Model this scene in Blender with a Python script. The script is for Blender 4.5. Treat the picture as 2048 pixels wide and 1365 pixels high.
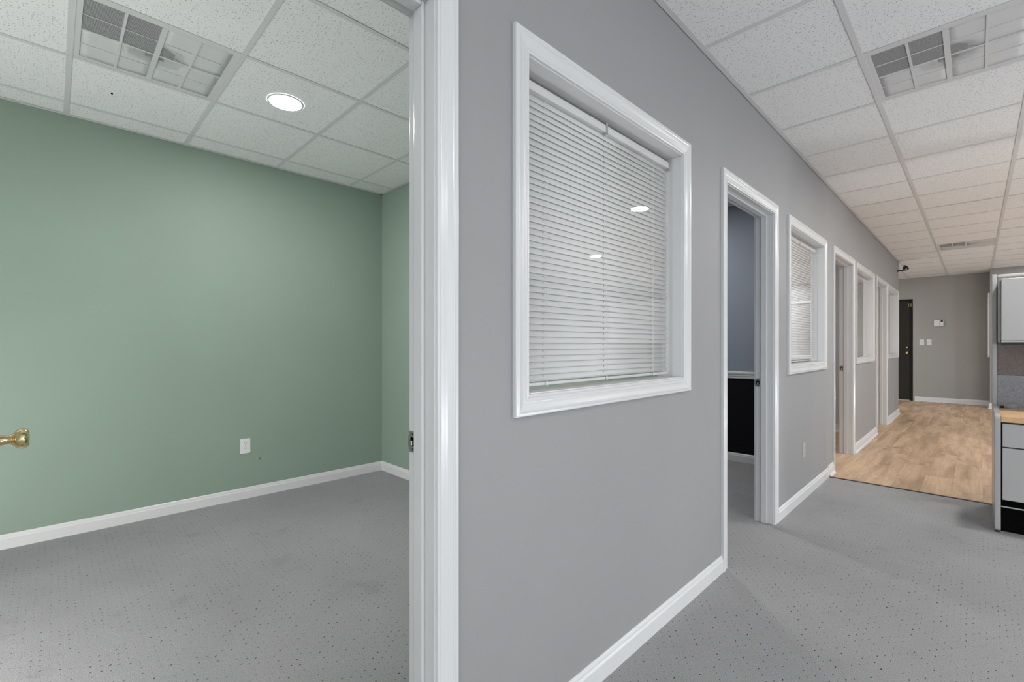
import bpy, bmesh, math, random
from mathutils import Vector, Matrix

# ------------------------------------------------------------------ clear
for o in list(bpy.data.objects):
    bpy.data.objects.remove(o)
SC = bpy.context.scene
COL = SC.collection
random.seed(7)
PI = math.pi

# ------------------------------------------------------------------ camera
CAM_H = 1.185
cam_d = bpy.data.cameras.new('camera')
cam = bpy.data.objects.new('camera', cam_d)
COL.objects.link(cam)
cam.location = (0, 0, CAM_H)
cam.rotation_euler = (PI / 2, 0, 0.788)
cam_d.sensor_width = 36.0
cam_d.lens = 922.5 / 2048 * 36.0
cam_d.shift_y = (690.9 - 682.5) / 2048
cam_d.clip_start = 0.02
SC.camera = cam

# ------------------------------------------------------------------ world, lights, exposure
WORLD = (0.90, 0.95, 1.0)
WORLD_S = 2.1
LED_CORRIDOR = 320.0
LED_WARM = 205.0
LED_GREEN = 290.0
LED_ROOMS = 260.0
LED_BLUE = 290.0
EXPOSURE = 0.0
w = bpy.data.worlds.new('overcast_sky')
SC.world = w
w.use_nodes = True
bgn = w.node_tree.nodes['Background']
bgn.inputs['Color'].default_value = (*WORLD, 1)
bgn.inputs['Strength'].default_value = WORLD_S


def add_fill_light(name, loc, power, col, size=0.2):
    d = bpy.data.lights.new(name, 'POINT')
    d.energy = power
    d.color = col
    d.shadow_soft_size = size
    o = bpy.data.objects.new(name, d)
    COL.objects.link(o)
    o.location = loc
    return o


# bare fill lights added out of frame to brighten ceilings and walls
add_fill_light('fill_light', (3.0, -1.2, 0.2), 60, (0.87, 0.925, 1.0), 0.1)
add_fill_light('fill_light', (3.0, 2.6, 0.2), 105, (0.91, 0.95, 1.0), 0.1)
add_fill_light('fill_light', (3.0, 5.4, 0.2), 92, (0.87, 0.94, 1.0), 0.1)
add_fill_light('fill_light', (2.6, 9.4, 0.2), 74, (0.72, 0.87, 1.0), 0.1)
add_fill_light('fill_light', (-2.2, -1.1, 0.4), 92, (1.0, 0.95, 0.97), 0.15)
add_fill_light('fill_light', (-2.2, 11.6, 0.4), 26, (0.86, 0.94, 1.0), 0.15)
SC.view_settings.view_transform = 'Standard'
SC.view_settings.look = 'None'
SC.view_settings.exposure = EXPOSURE
SC.view_settings.gamma = 1.0
SC.view_settings.use_curve_mapping = False
SC.cycles.use_denoising = True
SC.cycles.max_bounces = 14
SC.cycles.diffuse_bounces = 8
SC.cycles.transparent_max_bounces = 24
SC.cycles.sample_clamp_indirect = 8.0


# ------------------------------------------------------------------ material helpers
def s2l(c):
    return tuple(((v / 255) / 12.92 if v / 255 <= 0.04045 else ((v / 255 + 0.055) / 1.055) ** 2.4) for v in c)


class NT:
    def __init__(self, m):
        self.t = m.node_tree
        self.n = m.node_tree.nodes
        self.b = self.n['Principled BSDF']
        self.out = self.n['Material Output']

    def new(self, typ, **kw):
        nd = self.n.new(typ)
        for k, v in kw.items():
            setattr(nd, k, v)
        return nd

    def link(self, a, b):
        self.t.links.new(a, b)

    def put(self, sock, v):
        if hasattr(v, 'links') or isinstance(v, bpy.types.NodeSocket):
            self.link(v, sock)
        else:
            sock.default_value = v

    def math(self, op, a, b=None, c=None, clamp=False):
        nd = self.new('ShaderNodeMath', operation=op, use_clamp=clamp)
        self.put(nd.inputs[0], a)
        if b is not None:
            self.put(nd.inputs[1], b)
        if c is not None:
            self.put(nd.inputs[2], c)
        return nd.outputs[0]

    def mix(self, f, a, b):
        nd = self.new('ShaderNodeMix', data_type='RGBA')
        self.put(nd.inputs[0], f)
        self.put(nd.inputs[6], a if not isinstance(a, tuple) else (*a, 1))
        self.put(nd.inputs[7], b if not isinstance(b, tuple) else (*b, 1))
        return nd.outputs[2]

    def noise(self, vec, scale, detail=3, rough=0.5):
        nd = self.new('ShaderNodeTexNoise')
        if vec is not None:
            self.link(vec, nd.inputs['Vector'])
        nd.inputs['Scale'].default_value = scale
        nd.inputs['Detail'].default_value = detail
        nd.inputs['Roughness'].default_value = rough
        return nd.outputs[0]

    def ramp(self, v, a, b, lo=0.0, hi=1.0):
        nd = self.new('ShaderNodeMapRange')
        nd.clamp = True
        self.put(nd.inputs[0], v)
        nd.inputs[1].default_value = a
        nd.inputs[2].default_value = b
        nd.inputs[3].default_value = lo
        nd.inputs[4].default_value = hi
        return nd.outputs[0]

    def bump(self, h, strength, dist=0.002):
        nd = self.new('ShaderNodeBump')
        nd.inputs['Strength'].default_value = strength
        nd.inputs['Distance'].default_value = dist
        self.link(h, nd.inputs['Height'])
        self.link(nd.outputs[0], self.b.inputs['Normal'])

    def coord(self, which='Object', off=None):
        c = self.new('ShaderNodeTexCoord').outputs[which]
        if off is not None:
            v = self.new('ShaderNodeVectorMath', operation='ADD')
            self.link(c, v.inputs[0])
            self.link(off, v.inputs[1])
            return v.outputs[0]
        return c


def mat(name, col, rough=0.5, metal=0.0, spec=0.5):
    m = bpy.data.materials.new(name)
    m.use_nodes = True
    b = m.node_tree.nodes['Principled BSDF']
    b.inputs['Base Color'].default_value = (*col, 1)
    b.inputs['Roughness'].default_value = rough
    b.inputs['Metallic'].default_value = metal
    b.inputs['Specular IOR Level'].default_value = spec
    return m


def paint(name, col, rough=0.55, spec=0.3, amp=0.03, bump=0.06, scale=220.0):
    """rolled wall paint: very slight tone drift and orange-peel relief"""
    m = mat(name, col, rough, 0, spec)
    t = NT(m)
    c = t.coord()
    f = t.ramp(t.noise(c, 1.3, 4), 0.3, 0.7)
    t.link(t.mix(f, tuple(v * (1 - amp) for v in col), tuple(v * (1 + amp) for v in col)), t.b.inputs['Base Color'])
    t.bump(t.noise(c, scale, 2), bump, 0.001)
    return m


def metal_mat(name, col, rough, metal=1.0, wear=0.08):
    m = mat(name, col, rough, metal)
    t = NT(m)
    f = t.noise(t.coord(), 60, 3)
    t.link(t.ramp(f, 0.3, 0.7, rough * (1 - wear), rough * (1 + wear)), t.b.inputs['Roughness'])
    return m


M = {}
M['wall'] = paint('corridor_wall_paint', (0.294, 0.293, 0.295))
M['wall_warm'] = paint('end_wall_paint', (0.335, 0.328, 0.308))
M['green'] = paint('green_wall_paint', (0.255, 0.330, 0.268), rough=0.6)
M['blue'] = paint('blue_grey_wall_paint', (0.27, 0.305, 0.36))
M['black_wall'] = paint('black_wainscot_paint', (0.006, 0.006, 0.008), rough=0.7, spec=0.15)
M['pale_wall'] = paint('pale_wall_paint', (0.50, 0.50, 0.50))
M['trim'] = paint('white_gloss_trim_paint', (0.62, 0.62, 0.62), rough=0.24, spec=0.5, amp=0.012, bump=0.04, scale=90)
M['base'] = paint('white_baseboard_paint', (0.66, 0.66, 0.66), rough=0.3, spec=0.45, amp=0.015, bump=0.04, scale=90)
M['blind'] = paint('white_enamel_slat', (0.66, 0.66, 0.655), rough=0.4, spec=0.4, amp=0.01, bump=0.0)
M['plastic'] = mat('white_plastic', (0.7, 0.7, 0.69), 0.35)
M['almond'] = mat('greyed_almond_plastic', (0.40, 0.39, 0.37), 0.4)
M['cord'] = mat('white_cord', (0.74, 0.74, 0.73), 0.8)
M['clear'] = mat('grey_clear_plastic', (0.35, 0.35, 0.35), 0.25)
M['gap_shade'] = mat('painted_gap_shade', (0.10, 0.10, 0.10), 0.5)
M['tbar'] = mat('white_grid_metal', (0.60, 0.60, 0.60), 0.4)
M['defl'] = mat('white_deflector_enamel', (0.60, 0.60, 0.60), 0.5)
M['deck'] = mat('plenum_dark', (0.25, 0.25, 0.25), 0.9)
M['brass'] = metal_mat('polished_brass', (0.86, 0.71, 0.40), 0.07)
M['steel'] = metal_mat('satin_steel', (0.34, 0.33, 0.31), 0.42)
M['chrome'] = metal_mat('bright_steel', (0.75, 0.75, 0.75), 0.15)
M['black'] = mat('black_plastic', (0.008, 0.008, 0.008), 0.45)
M['void'] = mat('dark_void', (0.004, 0.004, 0.004), 0.9, spec=0.0)
M['black_door'] = paint('black_door_paint', (0.014, 0.0135, 0.008), rough=0.35, spec=0.4, amp=0.1)
M['black_frame'] = paint('black_frame_paint', (0.003, 0.003, 0.003), rough=0.5, spec=0.25)
M['grey_metal'] = paint('light_grey_enamel', (0.39, 0.388, 0.38), rough=0.35, spec=0.45, amp=0.02, bump=0.05, scale=300)
M['grey_trim'] = paint('grey_panel_trim_enamel', (0.37, 0.368, 0.362), rough=0.25, spec=0.5, amp=0.02, bump=0.03, scale=200)
M['puck'] = mat('grey_rubber', (0.25, 0.255, 0.26), 0.5)


def emis(name, col, s):
    m = mat(name, (0.8, 0.8, 0.8), 0.4)
    b = m.node_tree.nodes['Principled BSDF']
    b.inputs['Emission Color'].default_value = (*col, 1)
    b.inputs['Emission Strength'].default_value = s
    return m


M['led'] = emis('led_lens_corridor', (1.0, 0.985, 0.96), LED_CORRIDOR)
M['led_warm'] = emis('led_lens_warm', (0.97, 0.98, 0.98), LED_WARM)
M['led_green'] = emis('led_lens_office', (1.0, 0.935, 0.96), LED_GREEN)
M['led_blue'] = emis('led_lens_blue_room', (1.0, 0.98, 0.95), LED_BLUE)
M['led_room'] = emis('led_lens_room', (1.0, 0.98, 0.95), LED_ROOMS)


def make_glass():
    m = bpy.data.materials.new('window_glass')
    m.use_nodes = True
    nt = m.node_tree
    nt.nodes.clear()
    out = nt.nodes.new('ShaderNodeOutputMaterial')
    g = nt.nodes.new('ShaderNodeNewGeometry')
    dot = nt.nodes.new('ShaderNodeVectorMath')
    dot.operation = 'DOT_PRODUCT'
    nt.links.new(g.outputs['Normal'], dot.inputs[0])
    nt.links.new(g.outputs['Incoming'], dot.inputs[1])

    def mt(op, a, b=None):
        n = nt.nodes.new('ShaderNodeMath')
        n.operation = op
        for i, v in enumerate((a, b)):
            if v is None:
                continue
            if isinstance(v, (int, float)):
                n.inputs[i].default_value = v
            else:
                nt.links.new(v, n.inputs[i])
        return n.outputs[0]
    c = mt('ABSOLUTE', dot.outputs['Value'])
    p = mt('POWER', mt('SUBTRACT', 1.0, c), 5.0)
    fac = mt('ADD', mt('MULTIPLY', p, 0.955), 0.045)
    tr = nt.nodes.new('ShaderNodeBsdfTransparent')
    tr.inputs[0].default_value = (0.99, 0.99, 0.99, 1)
    gl = nt.nodes.new('ShaderNodeBsdfGlossy')
    gl.inputs['Roughness'].default_value = 0.0
    gl.inputs['Color'].default_value = (1, 1, 1, 1)
    mx = nt.nodes.new('ShaderNodeMixShader')
    nt.links.new(fac, mx.inputs[0])
    nt.links.new(tr.outputs[0], mx.inputs[1])
    nt.links.new(gl.outputs[0], mx.inputs[2])
    nt.links.new(mx.outputs[0], out.inputs[0])
    return m


M['glass'] = make_glass()


def make_tile():
    base = (0.77, 0.77, 0.765)
    m = mat('fissured_ceiling_tile', base, 0.9, spec=0.1)
    t = NT(m)
    rnd = t.new('ShaderNodeObjectInfo').outputs['Random']
    cx = t.new('ShaderNodeCombineXYZ')
    t.link(t.math('MULTIPLY', rnd, 37.0), cx.inputs[0])
    t.link(t.math('MULTIPLY', rnd, 91.0), cx.inputs[1])
    p = t.coord('Object', cx.outputs[0])
    col = base
    masks = []
    for (scale, ln, wd, keep) in ((64.0, 0.0052, 0.0009, 0.55), (110.0, 0.0017, 0.0010, 0.4)):
        v = t.new('ShaderNodeTexVoronoi', voronoi_dimensions='2D', feature='F1')
        v.inputs['Scale'].default_value = scale
        t.link(p, v.inputs['Vector'])
        dv = t.new('ShaderNodeVectorMath', operation='SUBTRACT')
        t.link(p, dv.inputs[0])
        t.link(v.outputs['Position'], dv.inputs[1])
        sep = t.new('ShaderNodeSeparateXYZ')
        t.link(dv.outputs[0], sep.inputs[0])
        sc = t.new('ShaderNodeSeparateColor')
        t.link(v.outputs['Color'], sc.inputs[0])
        ang = t.math('MULTIPLY', sc.outputs[0], 6.2832)
        cs, sn = t.math('COSINE', ang), t.math('SINE', ang)
        u = t.math('ADD', t.math('MULTIPLY', sep.outputs[0], cs), t.math('MULTIPLY', sep.outputs[1], sn))
        q = t.math('SUBTRACT', t.math('MULTIPLY', sep.outputs[1], cs), t.math('MULTIPLY', sep.outputs[0], sn))
        q = t.math('ADD', q, t.math('MULTIPLY', t.math('MULTIPLY', u, u), 60.0))
        a = t.math('LESS_THAN', t.math('ABSOLUTE', u), t.math('MULTIPLY', sc.outputs[2], ln))
        b = t.math('LESS_THAN', t.math('ABSOLUTE', q), wd)
        k = t.math('LESS_THAN', sc.outputs[1], keep)
        masks.append(t.math('MULTIPLY', t.math('MULTIPLY', a, b), k))
    mk = t.math('MAXIMUM', masks[0], masks[1])
    big = t.ramp(t.noise(p, 500, 2), 0.3, 0.7)
    c0 = t.mix(big, tuple(v * 0.96 for v in base), tuple(v * 1.03 for v in base))
    t.link(t.mix(t.math('MULTIPLY', mk, 0.92), c0, (0.12, 0.155, 0.15)), t.b.inputs['Base Color'])
    t.bump(t.math('SUBTRACT', t.math('MULTIPLY', big, 0.25), mk), 0.35, 0.0012)
    return m


M['tile'] = make_tile()


def make_carpet(name, base):
    m = mat(name, base, 0.95, spec=0.12)
    t = NT(m)
    p = t.coord()
    # slight wander of the tufting rows
    wob = t.new('ShaderNodeTexNoise')
    wob.inputs['Scale'].default_value = 25
    t.link(p, wob.inputs['Vector'])
    wv = t.new('ShaderNodeVectorMath', operation='MULTIPLY_ADD')
    t.link(wob.outputs['Color'], wv.inputs[0])
    wv.inputs[1].default_value = (0.012, 0.012, 0)
    t.link(p, wv.inputs[2])
    sep = t.new('ShaderNodeSeparateXYZ')
    t.link(wv.outputs[0], sep.inputs[0])
    masks = []
    for off in (0.0, 0.5):
        u = t.math('ADD', t.math('DIVIDE', sep.outputs[0], 0.0395), off + 100.04)
        v = t.math('ADD', t.math('DIVIDE', sep.outputs[1], 0.0525), off + 100.02)
        fu = t.math('SUBTRACT', t.math('FRACT', u), 0.5)
        fv = t.math('SUBTRACT', t.math('FRACT', v), 0.5)
        du = t.math('MULTIPLY', fu, 0.0395 / 0.0021)
        dv = t.math('MULTIPLY', fv, 0.0525 / 0.0037)
        d = t.math('SQRT', t.math('ADD', t.math('MULTIPLY', du, du), t.math('MULTIPLY', dv, dv)))
        cb = t.new('ShaderNodeCombineXYZ')
        t.link(t.math('FLOOR', u), cb.inputs[0])
        t.link(t.math('FLOOR', v), cb.inputs[1])
        cb.inputs[2].default_value = off
        wn = t.new('ShaderNodeTexWhiteNoise', noise_dimensions='3D')
        t.link(cb.outputs[0], wn.inputs['Vector'])
        lim = t.ramp(wn.outputs['Value'], 0.0, 1.0, 0.25, 1.2)
        msk = t.ramp(t.math('SUBTRACT', lim, d), 0.0, 0.25)
        masks.append(msk)
    dots = t.math('MAXIMUM', masks[0], masks[1])
    fib = t.noise(p, 330, 3, 0.7)
    fib2 = t.noise(p, 900, 1, 0.5)
    big = t.noise(p, 1.1, 4, 0.6)
    st = t.noise(p, 4.0, 3, 0.6)
    f = t.math('ADD', t.ramp(fib, 0.28, 0.72, 0.5, 1.5), t.ramp(fib2, 0.3, 0.7, -0.15, 0.15))
    f = t.math('MULTIPLY', f, t.ramp(big, 0.3, 0.7, 0.9, 1.07))
    f = t.math('MULTIPLY', f, t.ramp(st, 0.62, 0.78, 1.0, 0.84))
    sc = t.new('ShaderNodeVectorMath', operation='SCALE')
    sc.inputs[0].default_value = base
    t.link(f, sc.inputs['Scale'])
    lint = t.math('GREATER_THAN', t.noise(p, 300, 0), 0.86)
    c = t.mix(t.math('MULTIPLY', dots, 0.93), sc.outputs[0], (0.006, 0.006, 0.007))
    t.link(t.mix(lint, c, (0.6, 0.6, 0.6)), t.b.inputs['Base Color'])
    t.bump(t.math('SUBTRACT', fib, dots), 0.5, 0.002)
    return m


M['carpet'] = make_carpet('grey_loop_carpet', (0.325, 0.325, 0.326))


def make_wood(name, a, b, c, grain=True):
    m = mat(name, a, 0.42, spec=0.4)
    t = NT(m)
    rnd = t.new('ShaderNodeObjectInfo').outputs['Random']
    cx = t.new('ShaderNodeCombineXYZ')
    for i, k in enumerate((13.0, 57.0, 31.0)):
        t.link(t.math('MULTIPLY', rnd, k), cx.inputs[i])
    p = t.coord('Object', cx.outputs[0])
    mp = t.new('ShaderNodeMapping')
    mp.inputs['Scale'].default_value = (10.0, 1.1, 3.0)
    t.link(p, mp.inputs[0])
    mp2 = t.new('ShaderNodeMapping')
    mp2.inputs['Scale'].default_value = (60.0, 3.0, 20.0)
    t.link(p, mp2.inputs[0])
    n1 = t.noise(mp.outputs[0], 1.0, 3, 0.55)
    n2 = t.noise(mp2.outputs[0], 1.0, 4, 0.6)
    c1 = t.mix(t.ramp(n1, 0.42, 0.64), a, b)
    c2 = t.mix(t.ramp(n2, 0.35, 0.75, 0.0, 0.4), c1, c)
    kn = t.new('ShaderNodeMapping')
    kn.inputs['Scale'].default_value = (9.0, 5.0, 5.0)
    t.link(p, kn.inputs[0])
    k = t.ramp(t.noise(kn.outputs[0], 1.0, 2, 0.5), 0.62, 0.78, 0.0, 0.6)
    c3 = t.mix(k, c2, tuple(v * 0.6 for v in c))
    tone = t.ramp(rnd, 0, 1, 0.93, 1.07)
    sc = t.new('ShaderNodeVectorMath', operation='SCALE')
    t.link(c3, sc.inputs[0])
    t.link(tone, sc.inputs['Scale'])
    t.link(sc.outputs[0], t.b.inputs['Base Color'])
    t.bump(n2, 0.12, 0.001)
    return m


M['wood'] = make_wood('oak_vinyl_plank', (0.64, 0.45, 0.295), (0.42, 0.28, 0.175), (0.28, 0.18, 0.115))
M['oak_top'] = make_wood('pale_oak_laminate', (0.62, 0.40, 0.22), (0.56, 0.35, 0.185), (0.45, 0.27, 0.13))


def make_fabric(name, col):
    m = mat(name, col, 0.9, spec=0.1)
    t = NT(m)
    p = t.coord()
    a = t.new('ShaderNodeMapping')
    a.inputs['Scale'].default_value = (40, 40, 500)
    b = t.new('ShaderNodeMapping')
    b.inputs['Scale'].default_value = (500, 40, 40)
    t.link(p, a.inputs[0])
    t.link(p, b.inputs[0])
    n = t.math('ADD', t.noise(a.outputs[0], 1, 2), t.noise(b.outputs[0], 1, 2))
    f = t.ramp(n, 0.7, 1.3)
    t.link(t.mix(f, tuple(v * 0.72 for v in col), tuple(v * 1.28 for v in col)), t.b.inputs['Base Color'])
    t.bump(n, 0.3, 0.001)
    return m


M['fabric_brown'] = make_fabric('taupe_woven_fabric', (0.19, 0.165, 0.155))
M['fabric_grey'] = make_fabric('blue_grey_woven_fabric', (0.30, 0.305, 0.33))


def make_perf():
    """perforated steel face: staggered round holes cut by opacity"""
    m = mat('perforated_white_steel', (0.62, 0.62, 0.62), 0.45)
    t = NT(m)
    p = t.coord()
    sep = t.new('ShaderNodeSeparateXYZ')
    t.link(p, sep.inputs[0])
    pu, pv, r = 0.0048, 0.0072, 0.00172
    res = []
    for off in (0.0, 0.5):
        fu = t.math('SUBTRACT', t.math('FRACT', t.math('ADD', t.math('DIVIDE', sep.outputs[0], pu), off + 200)), 0.5)
        fv = t.math('SUBTRACT', t.math('FRACT', t.math('ADD', t.math('DIVIDE', sep.outputs[1], pv), off + 200)), 0.5)
        du, dv = t.math('MULTIPLY', fu, pu), t.math('MULTIPLY', fv, pv)
        d = t.math('SQRT', t.math('ADD', t.math('MULTIPLY', du, du), t.math('MULTIPLY', dv, dv)))
        res.append(t.math('LESS_THAN', d, r))
    hole = t.math('MAXIMUM', res[0], res[1])
    t.link(t.math('SUBTRACT', 1.0, hole), t.b.inputs['Alpha'])
    return m


M['perf'] = make_perf()


# ------------------------------------------------------------------ mesh helpers
class MB:
    def __init__(self):
        self.v, self.f = [], []

    def box(self, x0, x1, y0, y1, z0, z1):
        n = len(self.v)
        self.v += [(x0, y0, z0), (x1, y0, z0), (x1, y1, z0), (x0, y1, z0), (x0, y0, z1), (x1, y0, z1), (x1, y1, z1), (x0, y1, z1)]
        self.f += [tuple(n + i for i in q) for q in ((0, 3, 2, 1), (4, 5, 6, 7), (0, 1, 5, 4), (1, 2, 6, 5), (2, 3, 7, 6), (3, 0, 4, 7))]
        return self

    def loft(self, rings, closed=True, caps=True):
        """rings: list of equal-length point lists"""
        n0 = len(self.v)
        k = len(rings[0])
        for r in rings:
            self.v += [tuple(p) for p in r]
        for i in range(len(rings) - 1):
            for j in range(k if closed else k - 1):
                a, b = n0 + i * k + j, n0 + i * k + (j + 1) % k
                self.f.append((a, b, b + k, a + k))
        if caps:
            self.f.append(tuple(n0 + j for j in reversed(range(k))))
            self.f.append(tuple(n0 + (len(rings) - 1) * k + j for j in range(k)))
        return self

    def tube(self, pts, r, seg=8):
        pts = [Vector(p) for p in pts]
        rings = []
        for i, p in enumerate(pts):
            t = (pts[min(i + 1, len(pts) - 1)] - pts[max(i - 1, 0)]).normalized()
            up = Vector((0, 0, 1)) if abs(t.z) < 0.9 else Vector((1, 0, 0))
            a = t.cross(up).normalized()
            b = t.cross(a).normalized()
            rings.append([p + a * (r * math.cos(2 * PI * j / seg)) + b * (r * math.sin(2 * PI * j / seg)) for j in range(seg)])
        return self.loft(rings)

    def lathe(self, prof, origin, axis, seg=32, caps=True):
        """prof: (distance along axis, radius)"""
        ax = Vector(axis).normalized()
        up = Vector((0, 0, 1)) if abs(ax.z) < 0.9 else Vector((1, 0, 0))
        a = ax.cross(up).normalized()
        b = ax.cross(a).normalized()
        o = Vector(origin)
        rings = [[o + ax * d + a * (r * math.cos(2 * PI * j / seg)) + b * (r * math.sin(2 * PI * j / seg)) for j in range(seg)] for d, r in prof]
        return self.loft(rings, True, caps)

    def mesh(self, name, m, smooth=False):
        me = bpy.data.meshes.new(name)
        me.from_pydata(self.v, [], self.f)
        bm = bmesh.new()
        bm.from_mesh(me)
        bmesh.ops.recalc_face_normals(bm, faces=bm.faces)
        bm.to_mesh(me)
        bm.free()
        if smooth:
            for p in me.polygons:
                p.use_smooth = True
        me.materials.append(m)
        return me

    def build(self, name, m, parent=None, smooth=False, bevel=0, loc=None, seg=2):
        return add(name, self.mesh(name, m, smooth), parent, loc, bevel, seg)


def add(name, me, parent=None, loc=None, bevel=0, seg=2):
    o = bpy.data.objects.new(name, me)
    COL.objects.link(o)
    if parent is not None:
        o.parent = parent
        # parents are unrotated Empties or meshes; keep world placement
        o.matrix_parent_inverse = parent.matrix_world.inverted() if parent.matrix_world != Matrix.Identity(4) else Matrix.Translation(-world_loc(parent))
    if loc is not None:
        o.location = loc
    if bevel:
        b = o.modifiers.new('soft_edges', 'BEVEL')
        b.width = bevel
        b.segments = seg
        b.limit_method = 'ANGLE'
    return o


def world_loc(o):
    p = Vector(o.location)
    while o.parent is not None:
        # children carry matrix_parent_inverse = -parent world location, so their own location already is world
        break
    return p


def tag(o, label=None, cat=None, group=None, kind=None):
    if label:
        o['label'] = label
    if cat:
        o['category'] = cat
    if group:
        o['group'] = group
    if kind:
        o['kind'] = kind
    return o


def thing(name, loc, label, cat, group=None):
    o = bpy.data.objects.new(name, None)
    o.empty_display_size = 0.1
    COL.objects.link(o)
    o.location = loc
    return tag(o, label, cat, group)


def struct(o, label=None):
    o['kind'] = 'structure'
    if label:
        o['label'] = label
    return o


def group_root(name, loc, label):
    o = bpy.data.objects.new(name, None)
    COL.objects.link(o)
    o.location = loc
    return struct(o, label)


# ------------------------------------------------------------------ dimensions
XW = -0.94          # corridor face of the office wall
XB = -1.05          # office face of the same wall
XM = -0.995
ZC = 2.616          # ceiling
YS = 4.957          # carpet / plank seam
YE = 10.36          # end of the office wall
YF = 13.0           # far wall
XG = -3.985         # green room outer wall
YG = 2.22           # green room far wall
ZH = 2.05           # head of the doors
XR = 4.4
YN = -3.2

# openings in the office wall: (y0, y1, z0, z1)
DOORS = [(-0.145, 0.665), (2.545, 3.366), (5.218, 6.125), (7.85, 8.785)]
WINS = [(1.003, 2.022), (3.745, 4.795), (6.37, 7.52), (8.945, 10.19)]
WZ0, WZ1 = 1.042, 2.046
OPEN = [(a, b, 0.0, ZH) for a, b in DOORS] + [(a, b, WZ0, WZ1) for a, b in WINS]
JT = 0.016          # jamb thickness (set inside the rough opening)


def holed(mb, x0, x1, y0, y1, z0, z1, openings, axis='x'):
    ys = sorted({y0, y1} | {v for o in openings for v in o[:2] if y0 < v < y1})
    zs = sorted({z0, z1} | {v for o in openings for v in o[2:] if z0 < v < z1})
    for i in range(len(ys) - 1):
        run = None
        for j in range(len(zs) - 1):
            cy, cz = (ys[i] + ys[i + 1]) / 2, (zs[j] + zs[j + 1]) / 2
            solid = not any(o[0] < cy < o[1] and o[2] < cz < o[3] for o in openings)
            if solid and run is None:
                run = zs[j]
            if (not solid or j == len(zs) - 2) and run is not None:
                top = zs[j + 1] if solid else zs[j]
                if axis == 'x':
                    mb.box(x0, x1, ys[i], ys[i + 1], run, top)
                else:
                    mb.box(ys[i], ys[i + 1], x0, x1, run, top)
                run = None
    return mb


ROUGH = [(a - JT, b + JT, c - (JT if c > 0 else 0), d + JT) for a, b, c, d in OPEN]

# ------------------------------------------------------------------ walls
struct(holed(MB(), XM, XW, YN, YE, 0, ZC + 0.1, ROUGH).build('wall_left', M['wall']), 'long grey partition wall with white framed windows and doorways')
struct(holed(MB(), XB, XM, -1.4, YG, 0, ZC + 0.1, ROUGH).build('wall_left_office', M['green']), 'green inner face of the partition wall')
struct(holed(MB(), XB, XM, YG, 5.0, 0, ZC + 0.1, ROUGH).build('wall_left_blue_office', M['blue']), 'blue grey inner face of the partition wall')
struct(holed(MB(), XB, XM, 5.0, YE, 0, ZC + 0.1, ROUGH).build('wall_left_far_offices', M['pale_wall']), 'pale inner face of the partition wall')
# green office
struct(MB().box(XG - 0.1, XG, -1.5, YG + 0.1, 0, ZC + 0.1).build('wall_green', M['green']), 'long sage green wall of the near office')
struct(MB().box(XG, XB, YG, YG + 0.05, 0, ZC + 0.1).build('wall_green_end', M['green']), 'sage green end wall of the near office')
struct(holed(MB(), -1.5, -1.4, XG, XB, 0, ZC + 0.1, [(-3.6, -1.5, 0.5, 2.3)], 'y').build('wall_green_near', M['green']), 'green near wall of the office with an opening added for daylight')  # opening added out of view to let daylight into the office
# blue office
struct(MB().box(XG, XB, YG + 0.05, YG + 0.1, 0, ZC + 0.1).build('wall_blue_near', M['blue']))
struct(MB().box(XG - 0.1, XG, YG + 0.1, 5.0, 0, ZC + 0.1).build('wall_blue_side', M['blue']))
wb = struct(MB().box(XG, XB, 4.95, 5.0, 0.87, ZC + 0.1).build('wall_blue_end', M['blue']), 'blue grey wall above a black wainscot in the second office')
MB().box(XG, XB, 4.95, 5.0, 0, 0.87).build('wainscot', M['black_wall'], wb)
# far offices
struct(MB().box(XG, XB, 5.0, 5.05, 0, ZC + 0.1).build('wall_office_three', M['pale_wall']))
struct(MB().box(XG, XB, 7.62, 7.72, 0, ZC + 0.1).build('wall_office_divider', M['pale_wall']))
struct(MB().box(XG - 0.1, XG, 5.0, YE, 0, ZC + 0.1).build('wall_office_side', M['pale_wall']))
struct(MB().box(XG, XB, YE - 0.1, YE, 0, ZC + 0.1).build('wall_office_end', M['wall']))
# far wall with the black door in it, the jog at its right
DX0, DX1, DZ = -1.90, -0.945, 2.17
struct(holed(MB(), YF, YF + 0.1, -3.2, 0.19, 0, ZC + 0.1, [(DX0, DX1, 0, DZ)], 'y').build('wall_far', M['wall_warm']), 'warm grey wall at the far end of the corridor')
struct(MB().box(-3.3, -3.2, YE, YF + 0.1, 0, ZC + 0.1).build('wall_far_left', M['wall_warm']))
W6 = (0.72, 2.05, 0.93, 2.16)
W7 = (2.5, 3.9, 0.93, 2.16)
struct(holed(MB(), 12.40, 12.5, 0.19, XR, 0, ZC + 0.1, [W6, W7], 'y').build('wall_jog', M['wall']), 'grey wall stepping forward behind the workstation')
struct(MB().box(0.19, 0.29, 12.5, YF + 0.1, 0, ZC + 0.1).build('wall_jog_side', M['wall_warm']))
# side and rear of the open office: walls with unseen openings added to let daylight in
SIDE = [(YN + 0.3 + i * 3.1, YN + 0.3 + i * 3.1 + 2.8, 0.45, 2.45) for i in range(2)]
struct(holed(MB(), XR, XR + 0.12, YN, 12.5, 0, ZC + 0.1, SIDE).build('wall_right', M['wall']), 'outer wall of the open office with wide openings added for daylight')
REAR = [(-0.7, 1.7, 0.3, 2.45), (1.95, 4.2, 0.3, 2.45)]
struct(holed(MB(), YN - 0.12, YN, XM, XR + 0.12, 0, ZC + 0.1, REAR, 'y').build('wall_rear', M['wall']), 'rear wall of the open office with wide openings added for daylight')

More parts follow.
